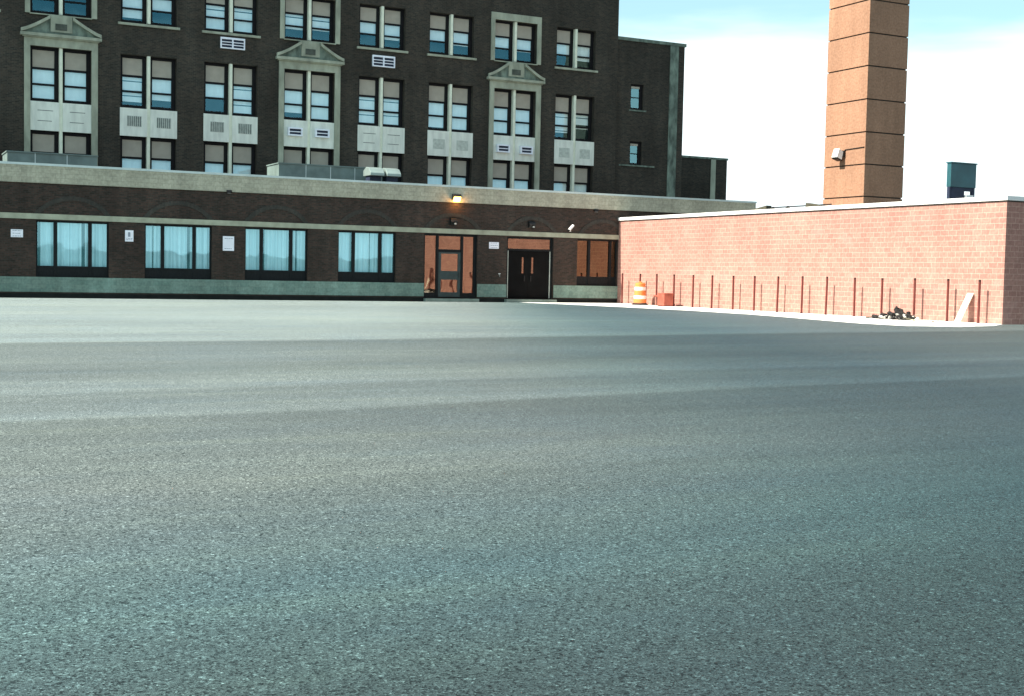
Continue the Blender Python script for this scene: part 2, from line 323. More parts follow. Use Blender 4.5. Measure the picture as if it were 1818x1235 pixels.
# ------------------------------------------------------------------ ground, apron, hills
YA, XB, YM = 60.56, 37.0, 67.0
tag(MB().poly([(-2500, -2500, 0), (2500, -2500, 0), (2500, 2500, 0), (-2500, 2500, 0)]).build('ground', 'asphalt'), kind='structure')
ap = [(30.8, 60.5), (31.9, 57.5), (32.7, 53), (33.2, 48), (33.0, 43.5), (32.3, 40), (31.6, 37.2), (31.1, 34.8), (31.3, 32.6), (33.0, 31.9), (35.2, 32.6), (37.0, 33.88), (37.0, 60.5)]
tag(MB().prism_z(ap, -0.05, 0.012).build('pavement', 'apron'), kind='structure')
hb = MB(); xs = list(range(-900, 1300, 20)); rh = random.Random(3)
hh = [6.8+1.6*math.sin(x*0.008+1)+0.7*math.sin(x*0.027)+rh.uniform(-0.35, 0.35) for x in xs]
for i in range(len(xs)-1):
    a, b = xs[i], xs[i+1]
    hb.poly([(b, -420, -0.5), (a, -420, -0.5), (a, -450, hh[i]), (b, -450, hh[i+1])]); hb.poly([(b, -450, hh[i+1]), (a, -450, hh[i]), (a, -560, -0.5), (b, -560, -0.5)])
tag(hb.build('hills', 'hill'), kind='structure')

# ------------------------------------------------------------------ main school building
G = thing('school_building', (24, YM, 0), 'tall dark brown brick school building with paired windows and stone pediments', 'building')
def L(mb): mb.v = [(x-24, y-YM, z) for x, y, z in mb.v]; return mb
BAYS = [(7.58, 10.42), (11.82, 14.58), (15.98, 18.74), (20.16, 22.95), (24.32, 26.99), (28.42, 31.13), (32.42, 35.12), (36.44, 39.05)]
LEFT = [(-0.72, 2.06), (3.4, 6.12)]
STONE = {0, 3, 6}
XL, XR = -2.0, 40.58
holes = []
for k, (a, b) in enumerate(LEFT+BAYS):
    holes.append((a, b, 5.25, 12.0)); holes.append((a, b, 13.55, 15.85))
wl = MB(); wall_front(wl, XL, XR, 0, 19.4, holes, YM, 0.62); shell(wl, XL, XR, YM, YM+18, 0, 19.4)
L(wl).build('wall', 'dark_brick', G)
L(MB().box(XL+0.05, XR-0.05, YM+0.62, YM+0.7, 0.1, 19.2)).build('interior', 'dark', G)
L(MB().box(XL-0.06, XR+0.06, YM-0.08, YM+0.5, 19.4, 19.7)).build('parapet_cap', 'stone', G)

SH2 = {0: ((1, 1), (1, 1)), 1: ((1, .72), (1, .45)), 2: ((1, 0), (1, 1)), 3: ((1, .6), (1, 1)), 4: ((1, 1), (1, 1)), 5: ((1, .92), (1, 1)), 6: ((1, 1), (1, 1)), 7: ((1, .55), (.85, .1))}
SH3 = {0: ((.3, 0), (.2, 0)), 1: ((1, .75), (1, 0)), 2: ((1, 1), (1, 1)), 3: ((1, .2), (1, .1)), 4: ((1, 0), (1, .25)), 5: ((1, 0), (1, .1)), 6: ((1, 0), (.95, .05)), 7: ((1, 0), (1, .35))}
SLAT = {(1, 2, 0, 0), (1, 2, 0, 1), (4, 2, 0, 0), (4, 2, 0, 1), (4, 2, 1, 0), (4, 2, 1, 1), (2, 2, 1, 0), (2, 2, 1, 1), (7, 2, 0, 0), (7, 2, 0, 1), (7, 2, 1, 0), (2, 3, 0, 0), (2, 3, 1, 0), (3, 3, 0, 0), (3, 3, 1, 0)}
def school_window(x0, x1, z0, z1, shades, key, light=0.19, lower=True):
    """dark frame with a beige board in the top third and two sashes below"""
    y = YM+0.28; h = z1-z0
    zb0, zb1 = z1-0.37*h, z1-0.055*h; zs = [(z0+0.335*h, z1-0.41*h), (z0+0.06*h, z0+0.30*h)]
    f = MB(); a, b = x0+light-0.05, x1-light-0.01
    f.box(x0, a, y, y+0.1, z0, z1); f.box(b, x1, y, y+0.1, z0, z1)
    f.box(a, b, y, y+0.1, zb1, z1); f.box(a, b, y, y+0.1, zs[0][1], zb0); f.box(a, b, y-0.015, y+0.1, zs[1][1], zs[0][0]); f.box(a, b, y, y+0.1, z0, zs[1][0])
    fo = L(f).build('window', 'frame', G)
    L(MB().box(a, b, y+0.03, y+0.06, zb0, zb1)).build('panel', 'beige', fo)
    for q, (c_, d) in enumerate(zs):
        L(MB().poly([(a, y+0.05, c_), (b, y+0.05, c_), (b, y+0.05, d), (a, y+0.05, d)])).build('pane', 'glass', fo)
        s_ = shades[q]
        if s_ > 0.02:
            m_ = MB(); lo = d-(d-c_)*s_
            m_.box(a-0.01, b+0.01, y+0.115, y+0.125, lo, d)
            L(m_).build('shade', 'shade', fo)
            if key+(q,) in SLAT:
                r_ = MB(); zz = d-(d-c_)*random.uniform(0.2, 0.38)
                r_.box(a, b, y+0.10, y+0.112, zz-0.05, zz); L(r_).build('sash_bar', 'teal_metal', fo)
def bay(k, a, b, f2, f3, stone, grille):
    mid = (a+b)/2; mw = 0.075
    for q, (x0, x1) in enumerate(((a, mid-mw), (mid+mw, b))):
        school_window(x0, x1, 9.38, 12.0, f2[q], (k, 2, q)); school_window(x0, x1, 5.3, 7.95, (1, 1), (k, 1, q)); school_window(x0, x1, 13.6, 15.85, f3[q], (k, 3, q))
    L(MB().box(mid-mw, mid+mw, YM+0.02, YM+0.275, 5.3, 12.0)).build('mullion', 'mullion', G)
    L(MB().box(mid-mw, mid+mw, YM+0.02, YM+0.275, 13.6, 15.85)).build('mullion', 'mullion', G)
    sp_ = L(MB().box(a-0.03, mid-mw-0.002, YM-0.02, YM+0.08, 7.97, 9.36).box(mid+mw+0.002, b+0.03, YM-0.02, YM+0.08, 7.97, 9.36)).build('spandrel', 'spandrel', G)
    for x0, x1 in ((a, mid-mw), (mid+mw, b)):
        c_ = (x0+x1)/2+0.02
        if grille == 'bars':
            m_ = MB(); m_.box(c_-0.36, c_+0.36, YM-0.026, YM-0.021, 8.45, 8.98); L(m_).build('grille', 'grille', sp_)
            m_ = MB()
            for i in range(7): m_.box(c_-0.33+i*0.1, c_-0.285+i*0.1, YM-0.034, YM-0.027, 8.47, 8.96)
            L(m_).build('grille_bars', 'grille_slot', sp_)
        elif grille == 'plain':
            L(MB().box(c_-0.35, c_+0.35, YM-0.026, YM-0.021, 8.35, 8.9)).build('grille', 'grille', sp_)
        elif grille == 'lines':
            m_ = MB(); m_.box(c_-0.36, c_+0.36, YM-0.026, YM-0.021, 8.92, 8.95); m_.box(c_-0.36, c_+0.30, YM-0.026, YM-0.021, 8.42, 8.45); L(m_).build('panel_seam', 'grille_slot', sp_)
    if stone:
        L(MB().box(a-0.28, a-0.002, YM-0.10, YM+0.1, 0, 12.0).box(b+0.002, b+0.30, YM-0.10, YM+0.1, 0, 12.0).box(a-0.28, b+0.30, YM-0.10, YM+0.1, 12.003, 12.45)).build('window_surround', 'stone', G)
        L(MB().box(a-0.24, a-0.002, YM-0.08, YM+0.1, 13.55, 15.85).box(b+0.002, b+0.26, YM-0.08, YM+0.1, 13.55, 15.85).box(a-0.24, b+0.26, YM-0.08, YM+0.1, 15.853, 16.25)).build('window_surround', 'stone', G)
        xc = (a+b)/2; w2 = (b-a)/2+0.46
        L(MB().box(xc-w2, xc+w2, YM-0.28, YM-0.003, 12.453, 12.60).box(xc-w2+0.1, xc+w2-0.1, YM-0.2, YM-0.003, 12.40, 12.45)).build('cornice', 'stone', G)
        pd = MB(); n = 10                               # pediment with curved raking scrolls and a raised tablet in the gap
        pd.prism_y([(xc-w2+0.05, 12.603), (xc+w2-0.05, 12.603), (xc+w2-0.45, 12.78), (xc+0.62, 13.34), (xc+0.62, 13.54), (xc-0.62, 13.54), (xc-0.62, 13.34), (xc-w2+0.45, 12.78)], YM-0.12, YM-0.003)
        po = L(pd).build('pediment', 'stone_dark', G)
        for sgn in (-1, 1):
            rk = MB(); top = []; bot = []
            for i in range(n+1):
                t = i/n; x = xc+sgn*(w2-0.02-(w2-0.55)*t); z = 12.61+0.72*t**1.25
                top.append((x, z+0.16)); bot.append((x, z))
            for i in range(n):
                q = [bot[i], bot[i+1], top[i+1], top[i]]
                rk.prism_y(q if sgn < 0 else [bot[i+1], bot[i], top[i], top[i+1]], YM-0.30, YM-0.122)
            L(rk).build('scroll', 'stone', po)
        L(MB().box(xc-0.5, xc+0.5, YM-0.16, YM-0.122, 12.72, 13.5)).build('keystone', 'stone', po)
        L(MB().box(xc-0.28, xc+0.26, YM-0.19, YM-0.163, 12.82, 13.12)).build('tablet', 'tablet', po)
        L(MB().box(a-0.02, b+0.02, YM-0.14, YM+0.1, 13.50, 13.548)).build('sill', 'stone', G)
    else:
        L(MB().box(a-0.14, b+0.14, YM-0.10, YM+0.1, 13.43, 13.547)).build('sill', 'stone', G)
GR = ['lines', 'bars', 'bars', None, 'lines', 'plain', None, 'plain']
for k, (a, b) in enumerate(BAYS): bay(k, a, b, SH2[k], SH3[k], k in STONE, GR[k])
for k, (a, b) in enumerate(LEFT): bay(20+k, a, b, ((1, 1), (1, .5)), ((1, .4), (1, 0)), False, 'bars')

# wall vents between the storeys
def vent(x0, x1, z0, z1, label):
    t = thing('wall_vent', (x0, YM, z0), label, 'vent', 'white louvred wall vents'); wd, h = x1-x0, z1-z0
    f = MB(); b = 0.06; y0, y1 = -0.12, -0.003
    f.box(0, wd, y0, y1, 0, b); f.box(0, wd, y0, y1, h-b*1.6, h); f.box(0, b, y0, y1, b, h-b*1.6); f.box(wd-b, wd, y0, y1, b, h-b*1.6); f.box(wd/2-0.035, wd/2+0.035, y0, y1, b, h-b*1.6)
    f.build('frame', 'vent_white', t)
    MB().box(b, wd/2-0.035, -0.03, -0.005, b, h-b*1.6).box(wd/2+0.035, wd-b, -0.03, -0.005, b, h-b*1.6).build('backing', 'vent_dark', t)
    s_ = MB(); hh_ = h-b*2.6
    for i in (1, 2):
        z = b+hh_*i/3
        for xa, xb in ((b, wd/2-0.035), (wd/2+0.035, wd-b)): s_.box(xa+0.001, xb-0.001, -0.10, -0.035, z-0.02, z+0.02)
    s_.build('louvre', 'vent_white', t); return t
vent(16.78, 18.05, 12.74, 13.31, 'white louvred wall vent between storeys, the left of two')
vent(25.06, 26.36, 12.56, 13.17, 'white louvred wall vent between storeys, the right of two')
# air conditioners set in the pale spandrels
def aircon(x0, z0, label):
    t = thing('air_conditioner', (x0, YM, z0), label, 'air conditioner', 'air conditioners in the spandrels'); wd, h = 0.78, 0.44
    f = MB(); b = 0.075; y0, y1 = -0.22, -0.024
    f.box(0, wd, y0, y1, 0, b); f.box(0, wd, y0, y1, h-b, h); f.box(0, b, y0, y1, b, h-b); f.box(wd-b, wd, y0, y1, b, h-b); f.build('casing', 'vent_white', t)
    MB().box(b, wd-b, -0.12, -0.03, b, h-b).build('grille', 'vent_dark', t)
    MB().box(b+0.001, wd-b-0.001, -0.18, -0.125, h/2-0.022, h/2+0.022).build('louvre', 'vent_white', t); return t
ac0 = aircon(20.37, 8.52, 'left white air conditioner under the bright window left of the orange smudge, middle pediment bay')
copy_thing(ac0, (21.86, YM, 8.53), 'right white air conditioner in the spandrel of the middle pediment bay')
copy_thing(ac0, (32.64, YM, 8.39), 'left white air conditioner in the spandrel of the right pediment bay')
copy_thing(ac0, (34.12, YM, 8.38), 'right white air conditioner in the spandrel of the right pediment bay')
ac0['label'] = 'left white air conditioner in the spandrel of the middle pediment bay'

# ------------------------------------------------------------------ stair wing and the low block beyond
Wg = thing('brick_wing', (43, YM, 0), 'plain dark brick wing with two small windows and stone strip', 'building')
def LW(mb): mb.v = [(x-43, y-YM, z) for x, y, z in mb.v]; return mb
yw = YM+0.12; w_h = [(41.62, 42.52, 11.5, 13.02), (41.65, 42.5, 8.2, 9.6)]
wl = MB(); wall_front(wl, 40.585, 45.42, 0, 15.55, w_h, yw, 0.4); shell(wl, 40.585, 45.42, yw, yw+14, 0, 15.55); LW(wl).build('wall', 'dark_brick', Wg)
LW(MB().box(40.6, 45.4, yw+0.4, yw+0.5, 0.1, 15.4)).build('interior', 'dark', Wg)
LW(MB().box(40.585, 45.5, yw-0.07, yw+0.6, 15.55, 15.74)).build('parapet_cap', 'stone_dark', Wg)
LW(MB().box(44.36, 44.97, yw-0.04, yw-0.002, 0, 15.545)).build('stone_strip', 'stone_dark', Wg)
for i, (a, b, c_, d) in enumerate(w_h):
    f = MB(); y = yw+0.12; bb = 0.10
    f.box(a, a+bb, y, y+0.1, c_, d); f.box(b-bb*2, b, y, y+0.1, c_, d); f.box(a+bb, b-bb*2, y, y+0.1, d-0.12, d); f.box(a+bb, b-bb*2, y, y+0.1, c_, c_+0.12); f.box(a+bb, b-bb*2, y, y+0.1, (c_+d)/2-0.05, (c_+d)/2)
    fo = LW(f).build('window', 'frame', Wg)
    LW(MB().poly([(a+bb, y+0.05, c_+0.12), (b-bb*2, y+0.05, c_+0.12), (b-bb*2, y+0.05, d-0.12), (a+bb, y+0.05, d-0.12)])).build('pane', 'glass_mirror', fo)
    LW(MB().box(a+bb, b-bb*2, y+0.01, y+0.03, d-0.25, d-0.121)).build('panel', 'beige', fo)
    LW(MB().box(a-(0.1 if i == 0 else 0.75), b+(0.2 if i == 0 else 0.9), yw-0.06, yw-0.002, c_-0.10, c_-0.01)).build('sill', 'stone_dark', Wg)
Fb = thing('low_brick_block', (52.7, 75, 0), 'low dark brick block past the far end of the school, with one pale strip', 'building')
MB().box(-2.9, 1.86, 0, 10, 0, 9.72).build('wall', 'dark_brick', Fb)
MB().box(-2.95, 1.92, -0.06, 0.5, 9.72, 9.86).build('parapet_cap', 'stone_dark', Fb)
MB().box(0.47, 0.88, -0.05, -0.002, 0, 9.715).build('stone_strip', 'stone', Fb)

# ------------------------------------------------------------------ single-storey annex
A = thing('annex_building', (20, YA, 0), 'long single storey dark brick annex with pale fascia and curtained windows', 'building')
def LA(mb): mb.v = [(x-20, y-YA, z) for x, y, z in mb.v]; return mb
AX0, AX1 = -6.0, 46.1
WIN = [(7.09, 10.20), (11.78, 14.86), (16.42, 19.50), (21.04, 24.06)]
D1 = (25.58, 28.56); D2 = (30.24, 33.0); W5 = (34.45, 36.99)
ah = [(-2.3, 0.8, 0.93, 3.42), (2.35, 5.45, 0.93, 3.42)]+[(a, b, 0.93, 3.42) for a, b in WIN]+[(W5[0], W5[1], 0.93, 3.42), (D1[0], D1[1], 0.2, 3.44), (D2[0], D2[1], 0.2, 3.42)]
wl = MB(); wall_front(wl, AX0, AX1, 0.2, 5.04, ah, YA, 0.5); shell(wl, AX0, AX1, YA, YM-0.32, 0.0, 5.3)
LA(wl).build('wall', 'annex_brick', A)
LA(MB().box(AX0+0.05, AX1-0.05, YA+0.5, YA+0.6, 0.1, 5.2)).build('interior', 'dark', A)
LA(MB().box(AX0, AX1, YA-0.08, YA+0.3, 5.043, 5.80)).build('fascia', 'fascia', A)
LA(MB().box(AX0-0.03, AX1+0.03, YA-0.12, YA+0.34, 5.80, 5.90)).build('coping', 'metal_cap', A)
LA(MB().box(AX0, AX1, YA-0.05, YA-0.002, 3.46, 3.70)).build('stone_band', 'band', A)
bc = MB()
for a, b in ((AX0, D1[0]), (D1[1], D2[0]), (D2[1]+0.04, 37.0)): bc.box(a, b, YA-0.035, YA-0.002, 0.26, 0.925)
LA(bc).build('base_course', 'cmu_green', A)
LA(MB().box(AX0, 37.0, YA-0.02, YA+0.3, -0.05, 0.198)).build('plinth', 'tar', A)
for xc, hw in ((-0.75, 1.6), (3.9, 1.6), (8.65, 1.65), (13.3, 1.62), (17.95, 1.6), (22.55, 1.58), (27.15, 1.6), (31.7, 1.5), (36.0, 1.5)):
    rise = 0.82; R_ = (hw*hw+rise*rise)/(2*rise); cz = 3.704+rise-R_; t0 = math.asin(hw/R_); am = MB(); n = 18
    for i in range(n):
        q = []
        for tt, rr in ((i, R_-0.2), (i+1, R_-0.2), (i+1, R_), (i, R_)):
            th = -t0+2*t0*tt/n; q.append((xc+rr*math.sin(th), max(3.704, cz+rr*math.cos(th))))
        am.prism_y(q, YA-0.03, YA-0.002)
    am.v = [(min(x, 36.98) if xc == 36.0 else x, y, z) for x, y, z in am.v]
    LA(am).build('brick_arch', 'arch_brick', A)

def curtain(x0, x1, z0, z1, y, seed):
    r = random.Random(seed); n = max(8, int((x1-x0)/0.025)); pts = []
    ph = r.uniform(0, 6); k1 = r.uniform(22, 30); k2 = r.uniform(9, 14)
    for i in range(n+1):
        x = x0+(x1-x0)*i/n; pts.append((x, y+0.028*math.sin(k1*x+ph+0.8*math.sin(3.1*x))+0.02*math.sin(k2*x+2*ph)))
    m_ = MB(); th = 0.006
    for i in range(n):
        (xa, ya), (xb, yb) = pts[i], pts[i+1]
        m_.poly([(xa, ya, z0), (xb, yb, z0), (xb, yb, z1), (xa, ya, z1)]); m_.poly([(xb, yb+th, z0), (xa, ya+th, z0), (xa, ya+th, z1), (xb, yb+th, z1)])
    return m_
def annex_window(a, b, gl, cur, seed, splits):
    y = YA+0.13; f = MB(); fw_ = 0.07; z0, zt = 1.42, 3.34
    xs = [a+fw_]+[s_ for s_ in splits]+[b-fw_]        # splits: centre lines of the mullions
    f.box(a, b, y, y+0.09, zt, 3.42); f.box(a, b, y, y+0.09, 1.33, z0); f.box(a, a+fw_, y, y+0.09, z0, zt); f.box(b-fw_, b, y, y+0.09, z0, zt)
    for s_ in splits: f.box(s_-0.075, s_+0.075, y-0.02, y+0.09, z0, zt)
    fo = LA(f).build('window', 'bronze', A)
    pm = MB(); pm.box(a, b, y+0.03, y+0.07, 0.93, 1.33)
    for s_ in splits: pm.box(s_-0.04, s_+0.04, y+0.0, y+0.029, 0.95, 1.33)
    LA(pm).build('panel', 'bronze', fo)
    edges = [a+fw_]; 
    for s_ in splits: edges += [s_-0.075, s_+0.075]
    edges.append(b-fw_)
    for i in range(0, len(edges), 2):
        x0, x1 = edges[i], edges[i+1]
        LA(MB().poly([(x0, y+0.05, z0), (x1, y+0.05, z0), (x1, y+0.05, zt), (x0, y+0.05, zt)])).build('pane', gl, fo)
    for c0, c1 in cur:
        LA(curtain(c0, c1, z0-0.05, zt+0.04, y+0.17, seed+c0)).build('curtain', 'curtain', fo)
    return fo
CUR = [[(7.3, 8.02), (8.02, 9.05), (9.2, 10.15)], [(11.8, 12.18), (12.24, 13.75), (13.9, 14.8)], [(16.45, 17.36), (17.44, 18.62), (18.66, 18.95), (19.05, 19.45)], [(21.1, 21.75), (21.9, 22.75), (22.8, 23.35), (23.45, 24.0)]]
for i, (a, b) in enumerate(WIN):
    annex_window(a, b, 'glass_mirror', CUR[i], i*7, [a+0.83, b-0.80])
for a, b in ((-2.3, 0.8), (2.35, 5.45)): annex_window(a, b, 'glass_mirror', [(a+0.1, b-0.1)], 50+a, [a+0.83, b-0.80])
annex_window(W5[0], W5[1], 'glass_dim', [], 90, [35.25, 36.58])

# glazed single entrance
y = YA+0.13; a, b = D1; f = MB(); zt = 3.44
f.box(a, a+0.1, y, y+0.1, 0.2, zt); f.box(b-0.16, b, y, y+0.1, 0.2, zt); f.box(a+0.1, b-0.16, y, y+0.1, 3.33, zt)
f.box(26.31, 26.43, y-0.02, y+0.1, 0.2, 3.33); f.box(27.68, 27.80, y-0.02, y+0.1, 0.2, 3.33)
f.box(26.43, 27.68, y, y+0.1, 2.52, 2.66); f.box(a+0.1, 26.31, y, y+0.1, 0.2, 0.45); f.box(27.80, b-0.16, y, y+0.1, 0.2, 0.45)
ef = LA(f).build('entrance_frame', 'bronze', A)
for x0, x1, z0, z1 in ((a+0.1, 26.31, 0.45, 3.33), (27.80, b-0.16, 0.45, 3.33), (26.43, 27.68, 2.66, 3.33)):
    LA(MB().poly([(x0, y+0.05, z0), (x1, y+0.05, z0), (x1, y+0.05, z1), (x0, y+0.05, z1)])).build('pane', 'glass_bronze', ef)
d = MB(); x0, x1 = 26.435, 27.675
d.box(x0, x0+0.15, y+0.01, y+0.07, 0.24, 2.515); d.box(x1-0.15, x1, y+0.01, y+0.07, 0.24, 2.515)
for z0, z1 in ((0.24, 0.48), (1.12, 1.56), (2.44, 2.515)): d.box(x0+0.15, x1-0.15, y+0.01, y+0.07, z0, z1)
do = LA(d).build('door', 'door_teal', A)
for z0, z1 in ((0.48, 1.12), (1.56, 2.44)): LA(MB().poly([(x0+0.15, y+0.04, z0), (x1-0.15, y+0.04, z0), (x1-0.15, y+0.04, z1), (x0+0.15, y+0.04, z1)])).build('pane', 'glass_bronze', do)
LA(MB().tube((x1-0.1, y-0.05, 1.2), (x1-0.1, y-0.05, 1.5), 0.015).tube((x1-0.1, y-0.05, 1.22), (x1-0.1, y+0.012, 1.22), 0.012).tube((x1-0.1, y-0.05, 1.48), (x1-0.1, y+0.012, 1.48), 0.012)).build('handle', 'lamp_black', do)
# black double doors with slit windows
a, b = D2; f = MB(); zt = 3.42
f.box(a, a+0.12, y, y+0.1, 0.2, zt); f.box(b-0.12, b, y, y+0.1, 0.2, zt); f.box(a+0.12, b-0.12, y, y+0.1, 3.32, zt); f.box(a+0.12, b-0.12, y-0.02, y+0.1, 2.70, 2.80)
df = LA(f).build('door_frame', 'bronze', A)
LA(MB().poly([(a+0.12, y+0.05, 2.8), (b-0.12, y+0.05, 2.8), (b-0.12, y+0.05, 3.32), (a+0.12, y+0.05, 3.32)])).build('pane', 'glass_bronze', df)
LA(MB().box(a+0.121, a+0.16, y-0.01, y+0.05, 0.22, 2.69).box(b-0.16, b-0.121, y-0.01, y+0.05, 0.22, 2.69)).build('jamb_strip', 'grille', df)
cx = (a+b)/2-0.05
for x0, x1, lx in ((a+0.165, cx-0.004, 31.17), (cx+0.004, b-0.165, 31.74)):
    d = MB(); l0, l1 = lx+0.03, lx+0.15; za, zb_ = 1.52, 2.36
    d.box(x0, l0, y+0.01, y+0.07, 0.24, 2.69); d.box(l1, x1, y+0.01, y+0.07, 0.24, 2.69); d.box(l0, l1, y+0.01, y+0.07, 0.24, za); d.box(l0, l1, y+0.01, y+0.07, zb_, 2.69)
    do = LA(d).build('door', 'door_black', A)
    LA(MB().poly([(l0, y+0.03, za), (l1, y+0.03, za), (l1, y+0.03, zb_), (l0, y+0.03, zb_)])).build('pane', 'glass_bronze', do)
    hx = l1+0.02 if lx < 31.5 else l0-0.06
    LA(MB().box(hx, hx+0.05, y-0.03, y+0.009, 1.1, 1.4)).build('handle', 'lamp_black', do)
LA(MB().box(D1[0], D1[1], YA-0.3, YA-0.021, 0, 0.16).box(D2[0]-0.1, D2[1]+0.1, YA-0.3, YA-0.021, 0, 0.16)).build('threshold', 'threshold', A)

# signs
def wall_sign(x0, x1, z0, z1, label, rows, glyph=False):
    t = thing('wall_sign', (x0, YA, z0), label, 'sign', 'white signs on the annex wall'); wd, h = x1-x0, z1-z0
    MB().box(0, wd, -0.03, -0.003, 0, h).build('sign_board', 'sign', t, bevel=0.004)
    m_ = MB(); r = random.Random(x0)
    if glyph:
        m_.box(wd*0.35, wd*0.62, -0.036, -0.031, h*0.42, h*0.82)
        rr = [h*0.28, h*0.16]
    else: rr = [h*(0.85-0.7*i/max(1, rows-1)) for i in range(rows)]
    for z in rr:
        x = wd*0.14
        while x < wd*0.82:
            l = r.uniform(0.04, 0.11); m_.box(x, min(x+l, wd*0.87), -0.036, -0.031, z-0.012, z+0.012); x += l+0.025
    m_.build('lettering', 'sign_ink', t)
wall_sign(6.05, 6.55, 2.64, 2.98, 'white sign beside the first window, cut by the left edge', 3)
wall_sign(10.90, 11.27, 2.59, 3.10, 'small upright white sign between first and second curtained windows', 2, True)
wall_sign(15.36, 15.89, 2.29, 2.97, 'large blank white notice between second and third curtained windows', 2)
wall_sign(29.20, 29.76, 2.76, 3.10, 'small white sign between glazed entrance and black double doors', 3)

# lamps and camera on the annex
def wall_pack(x, z, label, lit=False, small=False):
    t = thing('wall_lamp', (x, YA, z), label, 'lamp', None if lit else 'unlit lamps on the annex wall'); y0 = -0.083 if lit else -0.003
    if lit:
        MB().prism_x([(y0, 0.0), (y0, 0.30), (y0-0.12, 0.30), (y0-0.20, 0.24), (y0-0.20, 0.19)], -0.22, 0.22).build('housing', 'lamp_black', t, bevel=0.008)
        MB().prism_x([(y0-0.02, -0.09), (y0-0.02, 0.03), (y0-0.19, 0.17), (y0-0.16, -0.02)], -0.17, 0.20).build('lens', 'lit', t, bevel=0.01)
        pl = bpy.data.lights.new('lamp_glow', 'POINT'); pl.energy = 12; pl.color = (1.0, 0.42, 0.08); pl.shadow_soft_size = 0.06
        po = bpy.data.objects.new('lamp_glow', pl); C.objects.link(po); po.parent = t; po.location = (0.03, y0-0.24, -0.12)
    elif small:
        MB().prism_x([(y0, 0), (y0, 0.13), (y0-0.14, 0.13), (y0-0.18, 0.05)], -0.12, 0.12).build('housing', 'lamp_black', t, bevel=0.006)
        MB().box(-0.08, 0.08, y0-0.13, y0-0.03, -0.02, -0.001).build('lens', 'lens', t)
    else:
        MB().prism_x([(y0, -0.02), (y0, 0.34), (y0-0.16, 0.30), (y0-0.24, 0.14), (y0-0.10, -0.02)], -0.18, 0.18).build('housing', 'lamp_black', t, bevel=0.02)
        MB().lathe([(0.03, -0.03), (0.075, 0.0), (0.075, 0.05), (0.05, 0.07)], 0.06, y0-0.20, 12).build('lens', 'lens', t)
wall_pack(27.25, 5.16, 'orange glowing wall lamp on the pale fascia above entrance', lit=True)
wall_pack(27.13, 3.93, 'unlit black wall lamp in the arch above the glazed entrance')
wall_pack(31.62, 3.92, 'unlit black wall lamp in the arch above the black doors')
wall_pack(35.52, 4.90, 'tiny black lamp under the fascia near the red block building', small=True)
wall_pack(15.62, 4.99, 'tiny black lamp under the fascia above the large blank notice', small=True)
t = thing('security_camera', (33.95, YA, 3.95), 'white security camera on bracket right of the black doors', 'camera')
MB().box(-0.05, 0.07, -0.03, -0.003, -0.16, 0.04).tube((0.0, -0.02, -0.06), (-0.08, -0.22, -0.02), 0.022).build('bracket', 'white_paint', t)
hb = MB(); hb.tube((-0.20, -0.30, -0.10), (0.10, -0.20, 0.16), 0.075, 14); hb.build('body', 'white_paint', t)
MB().tube((-0.235, -0.312, -0.13), (-0.201, -0.301, -0.101), 0.06, 12).build('lens', 'lamp_black', t)
t = thing('wall_tap', (29.8, YA, 1.36), 'small pale wall tap above block base left of double doors', 'tap')
MB().tube((0, -0.003, 0.06), (0, -0.12, 0.06), 0.025).tube((0, -0.11, 0.07), (0, -0.13, -0.05), 0.02).build('spout', 'lens', t)
MB().tube((-0.06, -0.075, 0.115), (0.06, -0.075, 0.115), 0.018).tube((0, -0.075, 0.06), (0, -0.075, 0.115), 0.012).build('handle', 'white_paint', t)

# roof things on the annex
def roof_box(x0, x1, y0, y1, z1, label, seams):
    t = thing('roof_curb_box', (x0, y0, 5.3), label, 'roof box'); h = z1-5.3; wd = x1-x0
    MB().box(0, wd, 0, y1-y0, 0, h-0.06).build('casing', 'galv', t)
    MB().box(-0.04, wd+0.04, -0.05, y1-y0+0.03, h-0.057, h).build('lid', 'galv', t)
    m_ = MB()
    for s_ in seams: m_.box(s_-0.02, s_+0.02, -0.012, -0.001, 0.01, h-0.06)
    m_.build('seam', 'metal_cap', t); return t
roof_box(6.2, 10.15, 63.5, 65.6, 6.62, 'green grey metal box on annex roof under the left pediment bay', [1.2, 2.6])
roof_box(18.9, 25.2, 63.5, 65.6, 6.80, 'long green grey metal box on annex roof behind two vent hoods', [1.4, 2.7, 4.0, 5.3])
def hood(x, label):
    t = thing('vent_hood', (x, 62.3, 5.3), label, 'vent hood', 'vent hoods on the annex roof')
    MB().box(-0.30, 0.30, -0.25, 0.35, 0, 0.98).build('neck', 'vent_dark', t)
    MB().prism_x([(-0.55, 0.98), (0.5, 0.98), (0.5, 1.26), (0.1, 1.44), (-0.30, 1.36), (-0.55, 1.12)], -0.38, 0.38).build('cowl', 'hood', t, bevel=0.02); return t
h0 = hood(23.48, 'rounded metal vent hood on annex roof, the left of two')
copy_thing(h0, (24.38, 62.3, 5.3), 'rounded metal vent hood on annex roof, the right of two')

